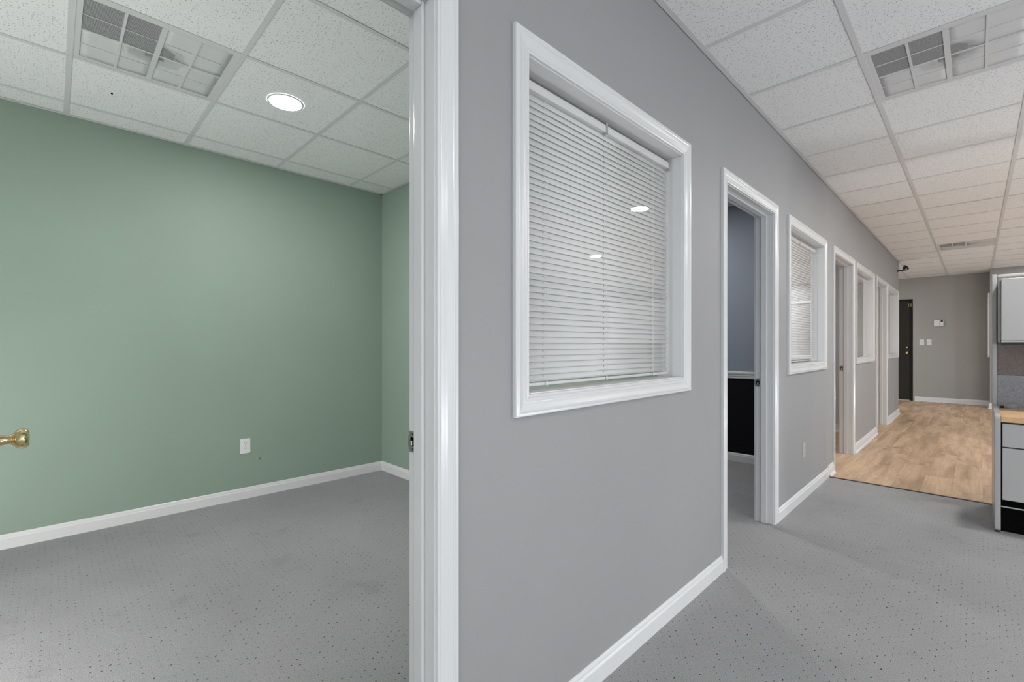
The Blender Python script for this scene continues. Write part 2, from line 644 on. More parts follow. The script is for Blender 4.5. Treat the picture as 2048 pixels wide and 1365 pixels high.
# ------------------------------------------------------------------ floors
fl = struct(MB().box(XG - 0.1, XR + 0.12, YN - 0.12, YS, -0.05, 0).build('floor', M['carpet']), 'grey loop carpet with small dark dots')
fw = struct(MB().box(XG - 0.1, XR + 0.12, YS, YF + 0.1, -0.05, -0.004).build('floor_planks', M['void']), 'oak look plank floor beyond the carpet')
PW, PL = 0.182, 1.22
plank_cache = {}


def plank_mesh(wd, ln):
    k = (round(wd, 3), round(ln, 3))
    if k not in plank_cache:
        g = 0.00015
        e = 0.0004
        wd2, ln2 = wd / 2 - g, ln / 2 - g
        rings = []
        for ins, z in ((0, -0.004), (0, -0.0005), (e, 0.0)):
            a, b = wd2 - ins, ln2 - ins
            rings.append([(-a, -b, z), (a, -b, z), (a, b, z), (-a, b, z)])
        plank_cache[k] = MB().loft(rings).mesh('plank', M['wood'])
    return plank_cache[k]


n_pl = 0
x = -1.05 - PW * 8
rows = []
while x < 2.2:
    rows.append(x)
    x += PW
for i, x0 in enumerate(rows):
    y = YS - PL * ((i * 0.37) % 1.0)
    ymin = YS
    while y < YF:
        a, b = max(y, ymin), min(y + PL, YF + 0.02)
        y += PL
        if b - a < 0.02:
            continue
        x1 = x0 + PW
        # far open office beyond x=1.2 only matters in reflections; keep planks there too but stop at 2.2
        add('plank', plank_mesh(PW, b - a), fw, ((x0 + x1) / 2, (a + b) / 2, 0))
        n_pl += 1
MB().box(2.2, XR, YS, YF, -0.004, 0).build('plank_field', M['wood'], fw)
MB().box(XG, rows[0], YS, YF, -0.004, 0).build('plank_field', M['wood'], fw)
struct(MB().box(XW + 0.012, 3.5, YS - 0.022, YS + 0.004, 0.0, 0.0035).build('trim_1', M['black'], bevel=0.001), 'thin black strip where carpet meets planks')

# ------------------------------------------------------------------ suspended ceilings
T = 0.61
tile_cache = {}


def tile_mesh(wd, ln):
    k = (round(wd, 3), round(ln, 3))
    if k not in tile_cache:
        g = 0.004
        rings = []
        for ins, z in ((0.0015, 0.0), (0, 0.0015), (0, 0.015)):
            a, b = wd / 2 - g - ins, ln / 2 - g - ins
            rings.append([(-a, -b, z), (a, -b, z), (a, b, z), (-a, b, z)])
        tile_cache[k] = MB().loft(rings).mesh('ceiling_tile', M['tile'])
    return tile_cache[k]


tee_cache = {}


def tee_mesh(ln, along):
    k = (round(ln, 3), along)
    if k not in tee_cache:
        h = ln / 2
        mb = MB()
        if along == 'x':
            mb.box(-h, h, -0.012, 0.012, 0, 0.0025)
            mb.box(-h, h, -0.003, 0.003, 0.0025, 0.03)
        else:
            mb.box(-0.012, 0.012, -h, h, -0.0006, 0.0025)
            mb.box(-0.003, 0.003, -h, h, 0.0025, 0.03)
        tee_cache[k] = mb.mesh('runner' if along == 'y' else 'cross_tee', M['tbar'])
    return tee_cache[k]


def ceiling(root, rx0, rx1, ry0, ry1, ox, oy, skip=(), main='y'):
    """tiles of a rectangle clipped from the 610 mm lattice; skip: lattice cells taken by vents"""
    i0, i1 = math.floor((rx0 - ox) / T + 1e-6), math.ceil((rx1 - ox) / T - 1e-6)
    j0, j1 = math.floor((ry0 - oy) / T + 1e-6), math.ceil((ry1 - oy) / T - 1e-6)
    for i in range(i0, i1):
        for j in range(j0, j1):
            a0, a1 = max(ox + i * T, rx0), min(ox + (i + 1) * T, rx1)
            b0, b1 = max(oy + j * T, ry0), min(oy + (j + 1) * T, ry1)
            if a1 - a0 < 0.02 or b1 - b0 < 0.02:
                continue
            if j > j0 and b0 - ry0 > 0.01:
                add('cross_tee', tee_mesh(a1 - a0 - 0.02, 'x'), root, ((a0 + a1) / 2, b0, ZC))
            if (i, j) in skip:
                continue
            o = add('ceiling_tile', tile_mesh(a1 - a0, b1 - b0), root, ((a0 + a1) / 2, (b0 + b1) / 2, ZC + 0.0026 + random.uniform(0, 0.0012)))
            o.rotation_euler = (random.uniform(-.0012, .0012), random.uniform(-.0012, .0012), 0)
    for i in range(i0 + 1, i1):
        add('runner', tee_mesh(ry1 - ry0, 'y'), root, (ox + i * T, (ry0 + ry1) / 2, ZC))


OX, OY = -0.402, 2.2245
VENTS = [(0, 1), (0, 11)]
ce = struct(MB().box(XG - 0.1, XR + 0.12, YN - 0.12, YF + 0.1, ZC + 0.16, ZC + 0.2).build('ceiling', M['deck']), 'white suspended ceiling of fissured tiles over the corridor')
ceiling(ce, XW, XR, YN, YE, OX, OY, VENTS)
ceiling(ce, -3.2, XR, YE, YF, OX, OY, VENTS)
GX, GY = -3.1596, 0.0568
cg = group_root('ceiling_office', (0, 0, ZC), 'white suspended ceiling of fissured tiles in the green office')
cg.location = (0, 0, 0)
GV = [(0, 0)]
ceiling(cg, XG, XB, -1.4, YG, GX, GY, GV)
cb = group_root('ceiling_back_offices', (0, 0, 0), 'white suspended ceiling of the offices behind the wall')
for (a, b) in ((YG + 0.1, 4.95), (5.05, 7.62), (7.72, YE - 0.1)):
    MB().box(XG, XB, a, b, ZC, ZC + 0.03).build('ceiling_panel', M['tile'], cb)


def angle_strip(root, x0, y0, x1, y1, nx, ny):
    """L shaped wall angle: a 22 mm flange under the tiles and a 22 mm leg on the wall. n points into the room"""
    mb = MB()
    d = 0.0012
    xa, xb = min(x0, x1), max(x0, x1)
    ya, yb = min(y0, y1), max(y0, y1)
    if nx:
        mb.box(*(sorted((x0, x0 + nx * 0.024))), ya, yb, ZC - 0.0012, ZC + 0.0015)
        mb.box(*(sorted((x0, x0 + nx * d))), ya, yb, ZC, ZC + 0.024)
    else:
        mb.box(xa, xb, *(sorted((y0, y0 + ny * 0.024))), ZC - 0.0012, ZC + 0.0015)
        mb.box(xa, xb, *(sorted((y0, y0 + ny * d))), ZC, ZC + 0.024)
    mb.build('wall_angle', M['tbar'], root)


angle_strip(ce, XW + 0.003, YN, XW + 0.003, YE, 1, 0)
angle_strip(ce, XR - 0.001, YN, XR - 0.001, 12.4, -1, 0)
angle_strip(ce, -3.2, YF - 0.001, 0.19, YF - 0.001, 0, -1)
angle_strip(ce, 0.19, 12.399, XR, 12.399, 0, -1)
angle_strip(cg, XG + 0.001, -1.4, XG + 0.001, YG, 1, 0)
angle_strip(cg, XB - 0.001, -1.4, XB - 0.001, YG, -1, 0)
angle_strip(cg, XG, YG - 0.001, XB, YG - 0.001, 0, -1)
# small dark hole left in a tile of the green office
MB().lathe([(0, 0.004), (0.0006, 0.004)], (0, 0, 0), (0, 0, 1), 16).build('tile_hole', M['void'], cg, loc=(-3.466, 0.237, ZC + 0.0015)).scale = (3.0, 1.2, 1)

# ------------------------------------------------------------------ casings, jambs, windows and doors
# profile across a casing: (distance from the inner edge, stand-off from the wall)
PROF = [(0.0, 0.0), (0.0, 0.0085), (0.0015, 0.0105), (0.005, 0.0115), (0.0085, 0.0105), (0.0100, 0.0092), (0.0115, 0.0108),
        (0.0200, 0.0120), (0.0210, 0.0106), (0.0230, 0.0106), (0.0300, 0.0116), (0.0370, 0.0140), (0.0430, 0.0165), (0.0445, 0.0182),
        (0.0475, 0.0190), (0.0505, 0.0182), (0.0520, 0.0172), (0.0580, 0.0175), (0.0610, 0.0165), (0.0620, 0.0140), (0.0620, 0.0)]


def casing_bar(a, b, inward, x, nx, mitre=(True, True), k=1.0, squash=1.0):
    """a, b: ends (y, z) of the inner edge; inward: unit (y, z) pointing from the casing into the opening; plane x, normal nx"""
    a, b = Vector(a), Vector(b)
    d = (b - a).normalized()
    out = -Vector(inward)
    rings = []
    for end, (p, sgn) in enumerate(((a, -1), (b, 1))):
        ring = []
        for t, h in PROF:
            t *= k
            q = p + out * t + d * (sgn * (t if mitre[end] else 0))
            ring.append((x + nx * h * 0.88, q.x, q.y))
        rings.append(ring)
    return MB().loft(rings)


def casing_set(root, y0, y1, z0, z1, x, nx, door):
    r = 0.004
    y0, y1, z1 = y0 - r, y1 + r, z1 + r
    if not door:
        z0 = z0 - r
    m = M['trim']
    casing_bar((y0, z0), (y0, z1), (1, 0), x, nx, (not door, True)).build('side_casing', m, root)
    casing_bar((y1, z1), (y1, z0), (-1, 0), x, nx, (True, not door)).build('side_casing', m, root)
    casing_bar((y0, z1), (y1, z1), (0, -1), x, nx).build('head_casing', m, root)
    if not door:
        casing_bar((y1, z0), (y0, z0), (0, 1), x, nx).build('sill_casing', m, root)


def jamb_set(root, y0, y1, z0, z1, door):
    m = M['trim']
    xa, xb = XB - 0.0005, XW + 0.0005
    MB().box(xa, xb, y0 - JT, y0, z0, z1).build('side_jamb', m, root, bevel=0.001)
    MB().box(xa, xb, y1, y1 + JT, z0, z1).build('side_jamb', m, root, bevel=0.001)
    MB().box(xa, xb, y0 - JT, y1 + JT, z1, z1 + JT).build('head_jamb', m, root, bevel=0.001)
    if not door:
        MB().box(xa, xb, y0 - JT, y1 + JT, z0 - JT, z0).build('sill_board', m, root, bevel=0.001)


def door_frame(n, y0, y1, label, strike=True):
    root = group_root('door_%d' % n, (XW, (y0 + y1) / 2, 0), label)
    casing_set(root, y0, y1, 0, ZH, XW, 1, True)
    casing_set(root, y0, y1, 0, ZH, XB, -1, True)
    jamb_set(root, y0, y1, 0, ZH, True)
    s = 0.011
    sx0, sx1 = -1.016, -0.978
    for a, b, c, d in ((y0, y0 + s, 0, ZH), (y1 - s, y1, 0, ZH)):
        MB().box(sx0, sx1, a, b, c, d).build('door_stop', M['trim'], root, bevel=0.003)
    MB().box(sx0, sx1, y0 + s, y1 - s, ZH - s, ZH).build('door_stop', M['trim'], root, bevel=0.003)
    if strike:
        zc = 0.933
        pl = MB()
        # plate with a lip bent past the edge of the jamb, pierced for the latch
        pl.box(-1.0505, -1.0445, y1 - 0.0018, y1 - 0.0002, zc - 0.027, zc + 0.027)
        pl.box(-1.0445, -1.022, y1 - 0.0018, y1 - 0.0002, zc + 0.012, zc + 0.027)
        pl.box(-1.0445, -1.022, y1 - 0.0018, y1 - 0.0002, zc - 0.027, zc - 0.012)
        pl.box(-1.025, -1.022, y1 - 0.0018, y1 - 0.0002, zc - 0.012, zc + 0.012)
        pl.box(-1.0555, -1.0505, y1 - 0.0018, y1 + 0.002, zc - 0.016, zc + 0.016)
        sp = pl.build('strike_plate', M['steel'], root)
        MB().box(-1.0445, -1.025, y1 - 0.0003, y1 + 0.0015, zc - 0.012, zc + 0.012).build('latch_hole', M['void'], sp)
        MB().lathe([(0, 0.0035), (0.012, 0.003)], (-1.034, y1 - 0.004, zc - 0.008), (0, 0, 1), 10).build('latch_tab', M['chrome'], sp)
        for dz in (-0.0195, 0.0195):
            MB().lathe([(0, 0.0034), (0.0008, 0.003)], (-1.033, y1 - 0.0016, zc + dz), (0, -1, 0), 12).build('screw', M['black'], sp)
    return root


d1 = door_frame(1, *DOORS[0], 'white framed doorway into the green office')
d2 = door_frame(2, *DOORS[1], 'white framed doorway into the blue grey office with black wainscot')
d3 = door_frame(3, *DOORS[2], 'white framed doorway just past the carpet edge')
d4 = door_frame(4, *DOORS[3], 'white framed doorway furthest down the corridor', strike=False)

# open leaf of the green office door, its knob reaches into the picture
dl = group_root('door_leaf', (-1.06, -0.13, 0), 'open white door of the green office with a brass knob')
MB().box(-1.868, -1.062, -0.147, -0.112, 0.012, ZH - 0.006).build('panel', M['trim'], dl, bevel=0.002)
kn = MB().lathe([(-0.002, 0.033), (0.003, 0.0325), (0.006, 0.028), (0.009, 0.018), (0.013, 0.0155), (0.018, 0.0145), (0.0235, 0.0125), (0.029, 0.0125), (0.0345, 0.0145),
                 (0.0365, 0.0165), (0.0375, 0.0165), (0.0385, 0.0185), (0.0410, 0.0225), (0.0445, 0.0255), (0.0490, 0.0272), (0.0540, 0.0272), (0.0590, 0.0262),
                 (0.0630, 0.0240), (0.0655, 0.0215), (0.0668, 0.0190), (0.0672, 0.0120), (0.0672, 0.001)],
                (-1.800, -0.112, 0.935), (0, 1, 0), 48).build('door_knob', M['brass'], dl, smooth=True)
kn['label'] = 'polished brass door knob'
for z in (0.25, 1.05, 1.85):
    MB().lathe([(-0.045, 0.006), (0.045, 0.006)], (-1.052, -0.152, z), (0, 0, 1), 12).build('hinge', M['brass'], dl)


def blind(y0, y1, ztop, zbot, xs, label, group, closed=True, axis='x', tilt=71, pitch=0.0205, detail=True):
    """venetian blind across y (axis='x': facing +X) or across x (axis='y': facing -Y)"""
    def P(a, d, z):     # a along the blind, d towards the viewer, z
        return (xs + d, a, z) if axis == 'x' else (a, xs - d, z)
    cy = (y0 + y1) / 2
    root = thing('window_blind', P(cy, 0, zbot), label, 'blind', group)

    def pb(a0, a1, d0, d1, z0, z1):
        p, q = P(a0, d0, z0), P(a1, d1, z1)
        return MB().box(min(p[0], q[0]), max(p[0], q[0]), min(p[1], q[1]), max(p[1], q[1]), z0, z1)
    hr = pb(y0, y1, -0.012, 0.013, ztop - 0.028, ztop).build('headrail', M['blind'], root, bevel=0.0015)
    pb(y0 + 0.002, y1 - 0.002, -0.010, 0.002, ztop, ztop + 0.0155).build('headrail_shade', M['gap_shade'], root)  # dark bar put in as the shade above the headrail
    # slat shared mesh: crowned strip
    ln = (y1 - y0) - 0.006
    t = math.radians(tilt)
    pts = []
    W2 = 0.0125
    for k in range(5):
        s = -1 + k * 0.5
        a, b = s * W2, 0.0016 * (1 - s * s)
        # s=-1 is the lower edge, leaning to the viewer
        d = -a * math.cos(t) * 1.0 + b * math.sin(t)
        z = a * math.sin(t) + b * math.cos(t)
        pts.append((d, z))
    ring = [(d, z) for d, z in pts] + [(d - 0.0003, z - 0.0002) for d, z in reversed(pts)]
    rings = []
    for e in (-ln / 2, ln / 2):
        rings.append([((d, e, z) if axis == 'x' else (e, -d, z)) for d, z in ring])
    me = MB().loft(rings).mesh('slat', M['blind'], True)
    z = ztop - 0.028 - 0.014
    n = max(1, round((z - (zbot + 0.034)) / pitch))
    pitch = (z - (zbot + 0.034)) / n
    for i in range(n + 1):
        add('slat', me, root, P(cy + random.uniform(-.001, .001), random.uniform(-.0003, .0003), z - i * pitch))
    zl = z - n * pitch
    pb(y0, y1, -0.011, 0.011, zbot + 0.006, zbot + 0.017).build('bottom_rail', M['blind'], root, bevel=0.002)
    # gathered slats lying on the bottom rail
    for k in range(1):
        pb(y0 + .003, y1 - .003, -0.010, 0.0115, zbot + 0.0215 + k * 0.004, zbot + 0.0227 + k * 0.004).build('slat', M['blind'], root)
    if detail:
        for f in (0.14, 0.49, 0.85):
            a = y0 + (y1 - y0) * f
            MB().tube([P(a + 0.007, 0.0145, ztop - 0.02), P(a + 0.007, 0.0135, zbot + 0.02)], 0.0007, 5).build('lift_cord', M['cord'], root)
            lad = MB()
            lad.tube([P(a, 0.0150, ztop - 0.028), P(a, 0.0135, zbot + 0.02)], 0.0004, 4)
            lad.build('ladder_string', M['cord'], root)
            # cord holes punched in every slat
            hb = MB()
            for i in range(n + 1):
                zz = z - i * pitch + 0.0035
                p0, p1 = P(a - 0.0012, 0.0002, zz - 0.0028), P(a + 0.0012, 0.0035, zz + 0.0012)
                hb.box(min(p0[0], p1[0]), max(p0[0], p1[0]), min(p0[1], p1[1]), max(p0[1], p1[1]), zz - 0.0028, zz + 0.0012)
            o = hb.build('cord_hole', M['clear'], root)
            o['kind'] = 'stuff'
            c = P(a + 0.007, 0.011, zbot + 0.012)
            MB().lathe([(0, 0.008), (0.003, 0.008), (0.0055, 0.0055), (0.006, 0.001)], c, P(0, 1, 0) if False else ((1, 0, 0) if axis == 'x' else (0, -1, 0)), 14).build('rail_button', M['plastic'], root, smooth=True)
        mid = (y0 + y1) / 2 - 0.005
        pb(mid - 0.006, mid + 0.006, 0.0125, 0.0155, ztop - 0.034, ztop + 0.012).build('support_bracket', M['clear'], root, bevel=0.001)
        pb(mid - 0.006, mid + 0.006, -0.004, 0.0155, ztop - 0.034, ztop - 0.030).build('support_bracket', M['clear'], root)
        pb(y1 - 0.002, y1 + 0.006, -0.012, 0.0155, ztop - 0.036, ztop + 0.004).build('end_bracket', M['clear'], root, bevel=0.001)
        # cord tassel hanging at the near end
        ax = (0, 0, 1)
        MB().lathe([(0, 0.003), (0.004, 0.0075), (0.014, 0.0085), (0.017, 0.006), (0.020, 0.004), (0.023, 0.0065), (0.028, 0.0065), (0.031, 0.003)], P(y0 + 0.019, 0.0215, zbot + 0.072), ax, 12).build('cord_tassel', M['plastic'], root, smooth=True)
        MB().tube([P(y0 + 0.019, 0.0215, zbot + 0.10), P(y0 + 0.017, 0.0195, zbot + 0.5), P(y0 + 0.015, 0.0155, ztop - 0.02)], 0.0007, 5).build('lift_cord', M['cord'], root)
    return root


WLAB = ['large white framed interior window nearest the camera', 'white framed interior window past the second doorway',
        'white framed interior window over the plank floor', 'white framed interior window at the end of the partition wall']
for n, (y0, y1) in enumerate(WINS):
    root = group_root('window_%d' % (n + 1), (XW, (y0 + y1) / 2, WZ0), WLAB[n])
    casing_set(root, y0, y1, WZ0, WZ1, XW, 1, False)
    casing_set(root, y0, y1, WZ0, WZ1, XB, -1, False)
    jamb_set(root, y0, y1, WZ0, WZ1, False)
    MB().box(-0.9865, -0.9845, y0, y1, WZ0, WZ1).build('glass_pane', M['glass'], root)
BL = ['closed white venetian blind behind the nearest interior window',
      'closed white blind in the window right of the blue office doorway',
      'closed white blind in the window between the two far doorways',
      'closed white blind in the last window of the partition wall']
for n, (y0, y1) in enumerate(WINS):
    blind(y0 + 0.004, y1 - 0.010, WZ1 - 0.018, WZ0 + 0.005, -1.0105, BL[n], 'venetian blinds along the partition wall')

# windows of the jog wall (seen only mirrored in the glass) and the one on its side
for n, (a, b, c, d) in enumerate((W6, W7)):
    root = group_root('window_%d' % (5 + n), ((a + b) / 2, 12.4, c), 'outside window in the grey wall behind the workstation')
    for q in ((a - 0.06, a, c - 0.06, d + 0.06), (b, b + 0.06, c - 0.06, d + 0.06)):
        MB().box(q[0], q[1], 12.382, 12.4, q[2], q[3]).build('side_casing', M['trim'], root, bevel=0.003)
    for q in ((a, b, d, d + 0.06), (a, b, c - 0.06, c)):
        MB().box(q[0], q[1], 12.382, 12.4, q[2], q[3]).build('head_casing', M['trim'], root, bevel=0.003)
    MB().box(a, b, 12.468, 12.474, c, d).build('glass_pane', M['glass'], root)
    blind(a + 0.003, b - 0.003, d - 0.005, c - 0.004, 12.435, ('white blind in the outside window beside the far corner', 'white blind in the outside window nearer the outer wall')[n], 'blinds of the outside windows', axis='y', tilt=62, detail=False)
root = group_root('window_7', (0.19, 12.7, 0.95), 'white framed narrow window on the side of the wall jog')
for q in ((12.42, 12.48, 0.96, 2.17), (12.92, 12.98, 0.96, 2.17)):
    MB().box(0.162, 0.1895, q[0], q[1], q[2], q[3]).build('side_casing', M['trim'], root, bevel=0.003)
for q in ((12.48, 12.92, 2.11, 2.17), (12.48, 12.92, 0.96, 1.02)):
    MB().box(0.162, 0.1895, q[0], q[1], q[2], q[3]).build('head_casing', M['trim'], root, bevel=0.003)
for k in range(26):
    MB().box(0.170, 0.186, 12.48, 12.92, 1.035 + k * 0.0415, 1.06 + k * 0.0415).build('slat', M['blind'], root)

# ------------------------------------------------------------------ baseboards
BP = [(0, 0), (0.0125, 0), (0.0125, 0.058), (0.0115, 0.0605), (0.0085, 0.066), (0.0075, 0.074), (0.005, 0.081), (0.0025, 0.084), (0, 0.084)]
BS = [(0, 0), (0.026, 0), (0.026, 0.004), (0.0235, 0.012), (0.018, 0.018), (0.0125, 0.020), (0.0125, 0.066), (0.0085, 0.078), (0.0075, 0.088), (0.004, 0.097), (0, 0.098)]


def base_run(name, p0, p1, n, prof, label=None, m0=0, m1=0):
    """p0->p1 along the wall, n: unit normal into the room; m: mitre sign at the ends (+1 outward corner, -1 inner)"""
    p0, p1, n = Vector(p0), Vector(p1), Vector(n)
    d = (p1 - p0).normalized()
    rings = []
    for p, mt in ((p0, -m0), (p1, m1)):
        rings.append([(p.x + n.x * t + d.x * t * mt, p.y + n.y * t + d.y * t * mt, h) for t, h in prof])
    return struct(MB().loft(rings).build(name, M['base']), label)


D_OUT = 0.066
runs = [(YN, DOORS[0][0] - D_OUT, BP), (DOORS[0][1] + D_OUT, DOORS[1][0] - D_OUT, BP), (DOORS[1][1] + D_OUT, YS - 0.004, BP),
        (YS - 0.004, DOORS[2][0] - D_OUT, BS), (DOORS[2][1] + D_OUT, DOORS[3][0] - D_OUT, BS), (DOORS[3][1] + D_OUT, YE, BS)]
for i, (a, b, p) in enumerate(runs):
    base_run('baseboard_left', (XW, a), (XW, b), (1, 0), p, 'white baseboard at the foot of the grey partition wall', 0, 1 if b == YE else 0)
base_run('baseboard_left', (XW, YE), (XB - 1.5, YE), (0, 1), BS, None, 1, 0)
base_run('baseboard_green', (XG, -1.4), (XG, YG), (1, 0), BP, 'white baseboard under the long green wall', 0, -1)
base_run('baseboard_green', (XG, YG), (XB, YG), (0, -1), BP, 'white baseboard under the green end wall', -1, 0)
base_run('baseboard_blue', (XG, 4.95), (XB, 4.95), (0, -1), BP, 'white baseboard under the black wainscot')
base_run('baseboard_blue', (XG, YG + 0.1), (XG, 4.95), (1, 0), BP)
base_run('baseboard_office', (XG, 7.62), (XB, 7.62), (0, -1), BS)
base_run('baseboard_office', (XG, YE - 0.1), (XB, YE - 0.1), (0, -1), BS)
base_run('baseboard_far', (DX1 + 0.03, YF), (0.19, YF), (0, -1), BS, 'white baseboard at the foot of the far wall')
base_run('baseboard_far', (0.19, 12.4), (XR, 12.4), (0, -1), BS, 'white baseboard under the wall jog', 1, 0)
base_run('baseboard_far', (0.19, YF), (0.19, 12.4), (-1, 0), BS)
base_run('baseboard_right', (XR, YN), (XR, 12.4), (-1, 0), BP)

# chair rail between blue paint and black wainscot
CR = [(0, 0.846), (0.010, 0.846), (0.012, 0.852), (0.012, 0.866), (0.016, 0.872), (0.017, 0.884), (0.022, 0.892), (0.024, 0.902), (0.022, 0.912), (0.014, 0.917), (0, 0.918)]
rings = [[(xx, 4.95 - t, h) for t, h in CR] for xx in (XG, XB)]
struct(MB().loft(rings).build('trim_2', M['base']), 'white chair rail above the black wainscot')

# ------------------------------------------------------------------ ceiling vents
def vent(cx, cy, label, qx, qy, cols='x'):
    """perforated face diffuser in a 610 mm cell; the quarter (qx, qy) has its deflector missing and shows a black box put in for shade"""
    root = thing('ceiling_vent', (cx, cy, ZC), label, 'vent', 'perforated ceiling vents')
    H = 0.298
    z0 = ZC + 0.0015

    def bx(name, m, x0, x1, y0, y1, za, zb, bev=0):
        return MB().box(cx + x0, cx + x1, cy + y0, cy + y1, za, zb).build(name, m, root, bevel=bev)
    fr = 0.027
    mb = MB()
    for q in ((-H, H, -H, -H + fr), (-H, H, H - fr, H), (-H, -H + fr, -H + fr, H - fr), (H - fr, H, -H + fr, H - fr)):
        mb.box(cx + q[0], cx + q[1], cy + q[2], cy + q[3], z0, z0 + 0.006)
    mb.build('frame', M['tbar'], root, bevel=0.001)
    # stiffening bars of the face: broad ones across axis `cols`, fine ones the other way
    a = H - fr
    for k in (-0.5, 0.0, 0.5):
        for (wd, dz, ax) in (((0.011 if k == 0 else 0.0055), 0.0004, cols), ((0.006 if k == 0 else 0.0022), 0.0002, 'y' if cols == 'x' else 'x')):
            if ax == 'x':
                bx('bar', M['tbar'], k * a - wd, k * a + wd, -a, a, z0 - dz, z0 + 0.003)
            else:
                bx('bar', M['tbar'], -a, a, k * a - wd, k * a + wd, z0 - dz, z0 + 0.003)
    me = MB()
    me.v = [(-a, -a, 0), (a, -a, 0), (a, a, 0), (-a, a, 0)]
    me.f = [(0, 1, 2, 3)]
    me.build('perforated_face', M['perf'], root, loc=(cx, cy, z0 + 0.0035))
    # duct box above
    hb = MB()
    top = ZC + 0.15
    hb.box(cx - H, cx + H, cy - H, cy + H, top, top + 0.003)
    for q in ((-H, H, -H, -H + .003), (-H, H, H - .003, H), (-H, -H + .003, -H, H), (H - .003, H, -H, H)):
        hb.box(cx + q[0], cx + q[1], cy + q[2], cy + q[3], z0 + 0.006, top)
    hb.build('duct_box', M['void'], root)
    # black box added so the open quarter reads as deep shade
    q = MB()
    X0, X1 = sorted((cx + qx * 0.002, cx + qx * a))
    Y0, Y1 = sorted((cy + qy * 0.002, cy + qy * a))
    zt = z0 + 0.075
    q.box(X0, X1, Y0, Y1, zt, zt + 0.002)
    q.box(X0, X0 + 0.0015, Y0, Y1, z0 + 0.004, zt)
    q.box(X1 - 0.0015, X1, Y0, Y1, z0 + 0.004, zt)
    q.box(X0, X1, Y0, Y0 + 0.0015, z0 + 0.004, zt)
    q.box(X0, X1, Y1 - 0.0015, Y1, z0 + 0.004, zt)
    q.build('throat_shade', M['void'], root)
    # sloped deflector blades in the three other quarters: low at the rim, rising towards the centre
    for sx in (-1, 1):
        for sy in (-1, 1):
            if (sx, sy) == (qx, qy):
                continue
            d = MB()
            N = 8
            vs = []
            for i in range(N + 1):
                for j in range(N + 1):
                    u, v = i / N, j / N
                    lift = 0.0042 + 0.070 * (max(0, 1 - math.hypot(u, v) / 0.42)) ** 1.8
                    vs.append((cx + sx * (0.004 + u * (a - 0.004)), cy + sy * (0.004 + v * (a - 0.004)), z0 + lift))
            d.v = vs
            for i in range(N):
                for j in range(N):
                    if i + j < 2:
                        continue
                    k = i * (N + 1) + j
                    d.f.append((k, k + 1, k + N + 2, k + N + 1))
            o = d.build('deflector', M['defl'], root, smooth=True)
            sm = o.modifiers.new('sheet', 'SOLIDIFY')
            sm.thickness = 0.001
    return root


def cell(i, j, ox=OX, oy=OY):
    return ox + (i + 0.5) * T, oy + (j + 0.5) * T


vent(*cell(0, 1), 'perforated white ceiling vent with one dark quarter, nearest in the corridor', -1, -1)
vent(*cell(0, 11), 'distant perforated ceiling vent near the far end of the corridor', -1, -1)
vent(*cell(0, 0, GX, GY), 'perforated white ceiling vent with one dark quarter in the green office', 1, -1, 'y')


# ------------------------------------------------------------------ LED wafer lights
def led(x, y, m, label, group='round LED ceiling lights'):
    root = thing('ceiling_light', (x, y, ZC), label, 'light', group)
    r = 0.088
    MB().lathe([(0.002, r + 0.011), (-0.001, r + 0.010), (-0.004, r + 0.004), (-0.0045, r), (-0.003, r - 0.002)], (x, y, ZC + 0.001), (0, 0, 1), 48, False).build('trim_ring', M['tbar'], root, smooth=True)
    MB().lathe([(0.0, r), (-0.0035, r - 0.001), (-0.0045, r - 0.006), (-0.0047, 0.001)], (x, y, ZC + 0.001), (0, 0, 1), 48, True).build('lens', m, root, smooth=True)
    return root


led(-2.870, 0.972, M['led_green'], 'round glowing ceiling light in the green office')
CL = [((0.513, 4.36), 'first round ceiling light mirrored in the near window'), ((2.34, 6.19), 'second round ceiling light mirrored in the near window'),
      ((0.513, -1.13), 'round ceiling light behind the camera'), ((2.34, 1.92), 'round ceiling light beside the camera'), ((2.34, -2.0), 'round ceiling light by the rear openings')]
for (a, b), l in CL:
    led(a, b, M['led'], l)
WL = [((1.12, 11.93), 'round ceiling light by the wall jog'), ((0.95, 8.63), 'round ceiling light over the plank floor'), ((-1.9, 11.6), 'round ceiling light by the black door'),
      ((2.34, 10.46), 'round ceiling light over the far open office'), ((0.513, 6.19), 'added fill ceiling light over the first planks'), ((1.12, 6.8), 'added fill ceiling light over the planks behind the partition')]  # last two are unseen fills added to brighten the far door jambs
for (a, b), l in WL:
    led(a, b, M['led_warm'], l)
for (a, b) in ((-2.3, 3.9), (-2.5, 6.4), (-2.5, 9.0)):
    led(a, b, M['led_blue'] if b < 4 else M['led_room'], 'round ceiling light inside the office at y'.replace(' at y', '') + {3.9: ' with blue walls', 6.4: ' past the carpet edge', 9.0: ' furthest back'}[b])


